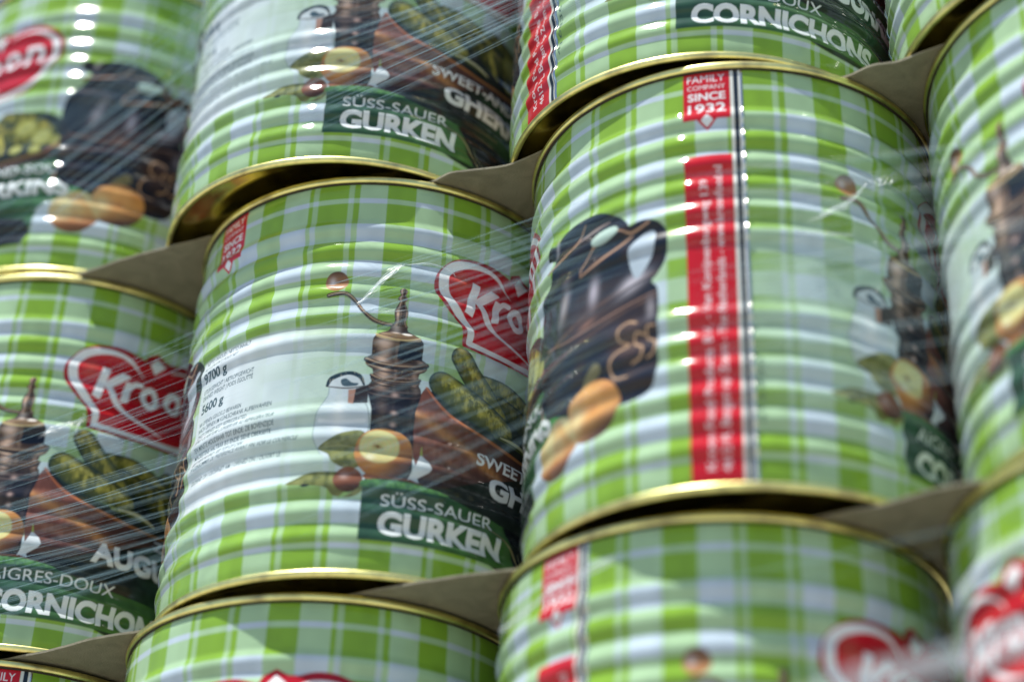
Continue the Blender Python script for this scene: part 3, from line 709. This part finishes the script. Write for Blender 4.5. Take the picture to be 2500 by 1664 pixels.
# =====================================================================
# 5. grey board between the layers
# =====================================================================
def sheet(zc, seed, label, edge):
    nx, ny = 260, 24
    xs = np.linspace(-4.2, 6.6, nx); r_ = np.random.default_rng(seed)
    ph_ = r_.random(6) * 6.28
    wav = lambda x: .5 * (np.sin(x * 3.1 + ph_[0]) + np.sin(x * 1.3 + ph_[1]) * .8 + .35 * np.sin(x * 7.3 + ph_[2]))
    ys0 = np.interp(xs, [e[0] for e in edge], [e[1] for e in edge]) + .004 * wav(xs * 1.7) + .003 * np.sin(xs * 31)
    ys0 = np.convolve(np.pad(ys0, 1, mode='edge'), [.25, .5, .25], 'valid')
    top = []; 
    t = np.linspace(0, 1, ny) ** 2
    Y_ = ys0[None, :] + t[:, None] * (4.6 - ys0[None, :]); X_ = np.repeat(xs[None, :], ny, 0)
    Z_ = zc + .0035 * np.sin(X_ * 2.3 + ph_[3]) * np.exp(-t[:, None] * 6) + .002 * np.sin(Y_ * 9)
    A = np.stack([X_, Y_, Z_ + .006], -1); B = np.stack([X_, Y_, Z_ - .006], -1)
    V = np.concatenate([A.reshape(-1, 3), B.reshape(-1, 3)]); n = nx * ny
    F = grid_faces(nx, ny, False); F2 = F[:, ::-1] + n
    e = np.arange(nx - 1); F3 = np.stack([e + 1, e, e + n, e + 1 + n], 1)
    b = (ny - 1) * nx; F4 = np.stack([b + e, b + e + 1, b + e + 1 + n, b + e + n], 1)
    j = np.arange(ny - 1) * nx; F5 = np.stack([j, j + nx, j + nx + n, j + n], 1); j2 = j + nx - 1; F6 = np.stack([j2 + nx, j2, j2 + n, j2 + nx + n], 1)
    me = mesh_np('layer_board', V * S, np.concatenate([F, F2, F3, F4, F5, F6]), False)
    o = link('layer_board', me, M_CARD)
    tag(o, label, 'cardboard sheet', 'grey board sheets between tin layers')
sheet(HT + .0175, 3, 'grey board sheet between the top row tins and the middle row tins',
      [(-3, -.76), (-1.5, -.79), (-1.2, -.81), (-.9, -.80), (0, -.74), (.74, -.72), (.81, -.757), (.97, -.70), (1.13, -.672), (1.33, -.715), (2.1, -.68), (2.87, -.622), (3.0, -.655), (3.1, -.62), (3.3, -.65), (5, -.7)])
sheet(HT + .0175 - P, 8, 'grey board sheet between the middle row tins and the shaded bottom row',
      [(-3, -.72), (-1.3, -.745), (-1, -.79), (-.76, -.774), (0, -.75), (.82, -.736), (1.03, -.718), (1.25, -.678), (2, -.64), (2.87, -.657), (3.1, -.71), (3.33, -.705), (5, -.7)])

# =====================================================================
# 6. stretch film
# =====================================================================
def ribbons(name, items, parent=None, mat=None):
    """items: list of (points Nx3, widths N, alphas N); each a thin taut crease of film"""
    VV, FF, AA = [], [], []; base = 0
    for pts, w, al in items:
        pts = np.asarray(pts, float); w = np.asarray(w, float)
        d = np.gradient(pts, axis=0); d /= np.linalg.norm(d, axis=1, keepdims=True) + 1e-9
        out = np.array([0, -1.0, 0]); up = np.cross(out, d); up /= np.linalg.norm(up, axis=1, keepdims=True) + 1e-9
        n = len(pts)
        ring = [pts + up * w[:, None] * .5, pts + out * w[:, None] * .16, pts - up * w[:, None] * .5]
        V = np.stack(ring, 1).reshape(-1, 3)
        if w.max() > .010:      # wide soft band: clear at its edges
            k5 = [(.5, 0), (.26, .65), (0, 1), (-.26, .65), (-.5, 0)]
            V = np.stack([pts + up * w[:, None] * a_ + out * w[:, None] * .1 * b_ for a_, b_ in k5], 1).reshape(-1, 3)
            VV.append(V); FF.append(grid_faces(5, n, False) + base); AA.append((np.asarray(al)[:, None] * np.array([b_ for _, b_ in k5])[None, :]).ravel()); base += len(V)
        else:
            VV.append(V); FF.append(grid_faces(3, n, False) + base); AA.append(np.repeat(al, 3)); base += len(V)
    me = mesh_np(name, np.concatenate(VV) * S, np.concatenate(FF))
    at = me.attributes.new('veil', 'FLOAT', 'POINT'); at.data.foreach_set('value', np.concatenate(AA).astype(np.float32))
    return link(name, me, mat or M_FILM, parent)
def chord(cl, cr, z0, slope, r_, w, a, l=0.0, f0=0.0, f1=1.0):
    """crease from the front of the left tin straight across to the front of the right tin"""
    n = 26; t = np.linspace(f0, f1, n)
    x = cl[0] + (cr[0] - cl[0]) * t; y = cl[1] + (cr[1] - cl[1]) * t - 1.022
    z = z0 + (x - cl[0]) * slope
    y = y + .05 * np.sin(np.pi * t) * r_.random()
    z = z + .006 * np.sin(t * r_.uniform(3, 9) + r_.random() * 6) + .012 * r_.normal() * t * t
    pts = np.stack([x, y, z], 1)
    tt = np.linspace(0, 1, n)
    fade = np.clip(np.minimum(tt, 1 - tt) * r_.uniform(3, 7), 0, 1) * (.75 + .25 * np.sin(tt * r_.uniform(4, 14) + r_.random() * 6))
    return pts, w * (.55 + .45 * np.sin(np.pi * tt)), np.clip(a * fade, 0, 1)
def valley(li, ri, zlo, zhi, slopes, n, label, seed, amax=.5):
    r_ = np.random.default_rng(seed)
    root = bpy.data.objects.new('stretch_film', None); COL.objects.link(root); root.empty_display_size = .02
    L, R = TINS[li], TINS[ri]; z0 = L[2] * P
    root.location = (0, 0, 0)
    it = []
    for k in range(n):
        f = r_.random(); z = z0 + zlo + (zhi - zlo) * f
        s = np.interp(f, np.linspace(0, 1, len(slopes)), slopes) + r_.normal(0, .015)
        w = .0022 + .006 * r_.random() ** 3
        a = r_.uniform(.10, amax) * (.4 + .6 * r_.random())
        f0 = max(0, r_.normal(.08, .1)); f1 = min(1, r_.normal(.95, .06))
        it.append(chord((L[0], L[1]), (R[0], R[1]), z, math.tan(s), r_, w, a, f0=f0, f1=max(f1, f0 + .3)))
    for k in range(n // 4):
        f = r_.random(); z = z0 + zlo + (zhi - zlo) * f
        s = np.interp(f, np.linspace(0, 1, len(slopes)), slopes)
        it.append(chord((L[0], L[1]), (R[0], R[1]), z, math.tan(s), r_, r_.uniform(.014, .045), r_.uniform(.05, .16)))
    c = ribbons('film_creases', it, root); c['kind'] = 'stuff'
    tag(root, label, 'stretch film', 'stretch film bridging the gaps between tins')
    return root
D = math.radians
vAB = valley(0, 1, .05, 1.55, [D(14), D(8), D(5), D(1)], 90, 'taut stretch film bridging the centre left tin and the red strip tin', 1)
vCA = valley(2, 0, .0, 1.25, [D(5), D(1), D(6), D(10)], 84, 'taut stretch film over the Kroo emblem between the left edge tin and centre left tin', 2)
vDE = valley(4, 5, -.1, .9, [D(21), D(22), D(20)], 80, 'steep stretch film creases across the pot and onions in the top left', 3)
vEF = valley(5, 6, .05, 1.15, [D(14), D(10), D(2), D(-4)], 120, 'dense stretch film creases over the SWEET-AND-SOUR GHERKINS lettering', 4, .6)
vBG = valley(1, 3, .35, 1.6, [D(-3), D(-5), D(-9)], 60, 'blurred teal film creases between the red strip tin and right edge tin', 5, .6)
vIJ = valley(9, 10, 1.5, 2.0, [D(2), D(2)], 5, 'few faint film creases over the shaded bottom right tins', 6, .4)

def on_tin(ti, pts, r=1.022):
    x, y, l = TINS[ti][:3]
    P_ = curve(pts, False, 6)
    return np.stack([x + r * np.cos(P_[:, 0] * K), y + r * np.sin(P_[:, 0] * K), P_[:, 1] + l * P], 1)
def twist(ti, pts, n, wid, seed, label, spread=.02, alpha=.5, lift=.02):
    r_ = np.random.default_rng(seed); it = []
    base = on_tin(ti, pts)
    m = len(base); t = np.linspace(0, 1, m)
    for k in range(n):
        ph1, ph2 = r_.random(2) * 6.28
        o = base.copy(); amp = spread * np.sin(np.pi * np.clip(t, 0, 1)) ** .7
        o[:, 2] += amp * np.sin(t * r_.uniform(5, 12) + ph1) * r_.uniform(.2, 1)
        o[:, 0] += amp * .8 * np.sin(t * r_.uniform(4, 11) + ph2) * r_.uniform(.2, 1)
        o[:, 1] -= lift * np.abs(np.sin(t * 7 + ph1)) * r_.random()
        a0_, a1_ = sorted(r_.random(2)); a1_ = max(a1_, a0_ + .35)
        sel = (t >= a0_ - .02) & (t <= a1_ + .02)
        if sel.sum() < 5: continue
        q = o[sel]; nn = len(q); tt = np.linspace(0, 1, nn)
        it.append((q, wid * r_.uniform(.2, 1) * (.4 + .6 * np.sin(np.pi * tt)) * (.6 + .4 * np.sin(tt * 9 + ph2)), np.clip(alpha * r_.uniform(.3, 1) * np.sin(np.pi * tt) ** .5, 0, 1)))
    root = bpy.data.objects.new('film_twist', None); COL.objects.link(root); root.empty_display_size = .02
    c = ribbons('film_folds', it, root, M_FOLD); c['kind'] = 'stuff'
    tag(root, label, 'film twist', 'gathered twists of stretch film')
twist(0, [(-65, 1.42), (-61.5, 1.49), (-58, 1.58), (-54, 1.66), (-52, 1.68)], 34, .012, 21, 'white twist of film above the pepper mill arm of the centre left tin', .022, .6)
twist(0, [(-66, 1.415), (-60, 1.40), (-55, 1.405), (-50, 1.42)], 14, .006, 22, 'short shiny film pucker across the crank arm of the centre left tin', .012, .5)
twist(0, [(-54, 1.67), (-46, 1.705), (-40, 1.70), (-37.5, 1.665)], 16, .006, 23, 'film pucker at the upper left edge of the red emblem on the centre left tin', .008, .6)
twist(2, [(-55, 1.17), (-50, 1.25), (-44, 1.30), (-40, 1.35)], 26, .009, 24, 'crumpled film over the gherkin tips on the left edge tin', .03, .5)
twist(2, [(-44.5, 1.22), (-44, 1.30), (-43, 1.38)], 18, .012, 25, 'upright film pucker below the red emblem on the left edge tin', .02, .5)
twist(1, [(-54, 1.27), (-49, 1.34), (-44, 1.41), (-39, 1.48), (-33, 1.62)], 22, .012, 26, 'blurred film twist across the mill knob of the red strip tin', .02, .55)
twist(1, [(-57, 1.27), (-52, 1.255), (-47, 1.27), (-38, 1.30)], 20, .014, 27, 'bright film pucker beneath the mill knob of the red strip tin', .015, .6)
twist(1, [(-33, 1.60), (-27, 1.68), (-21, 1.75)], 20, .02, 28, 'glossy film patch at the right flank of the red strip tin', .04, .5)
def strand(name, pts, w, a, label, cat='stretch film'):
    P_ = curve(pts, False, 10); n = len(P_); t = np.linspace(0, 1, n); r_ = np.random.default_rng(len(label)); it = []
    for k in range(7):
        o = P_.copy(); o[:, 2] += w * r_.uniform(-.45, .45) + w * .2 * np.sin(t * 6 + k); o[:, 1] -= w * .3 * r_.random()
        it.append((o, w * r_.uniform(.2, .55) * (.8 + .2 * np.sin(t * 11 + k * 2)), a * r_.uniform(.5, 1) * np.clip(np.minimum(t + .1, 1.1 - t) * 6, 0, 1)))
    c = ribbons(name, it, None, M_FOLD); tag(c, label, cat)
strand('film_strand', [(2.9, -2.2, -1.47), (3.2, -2.22, -1.38), (3.5, -2.2, -1.335), (3.9, -2.2, -1.29)], .10, .42, 'thick whitish blurred film strand crossing the bottom right corner in front of the tins')
strand('film_strand', [(3.24, -1.06, -.66), (3.32, -1.04, -.55), (3.42, -1.03, -.475), (3.62, -1.02, -.40)], .045, .4, 'pale teal film strand over the gingham above the bottom right corner emblem')
strand('film_strand', [(1.30, -.93, -.42), (1.45, -.97, -.36), (1.62, -1.0, -.29), (1.85, -1.0, -.22)], .03, .5, 'white film strand across the red tag of the bottom row tin')

# =====================================================================
# 7. ground far below the stack
# =====================================================================
g = 60.0
gm = mesh_np('ground', np.array([(-g, -g, 0), (g, -g, 0), (g, g, 0), (-g, g, 0)]), np.array([[0, 1, 2, 3]]), False)
go = link('ground', gm, m_ground()); go.location = (0, 0, -10.5 * S * 1.0); go['kind'] = 'structure'
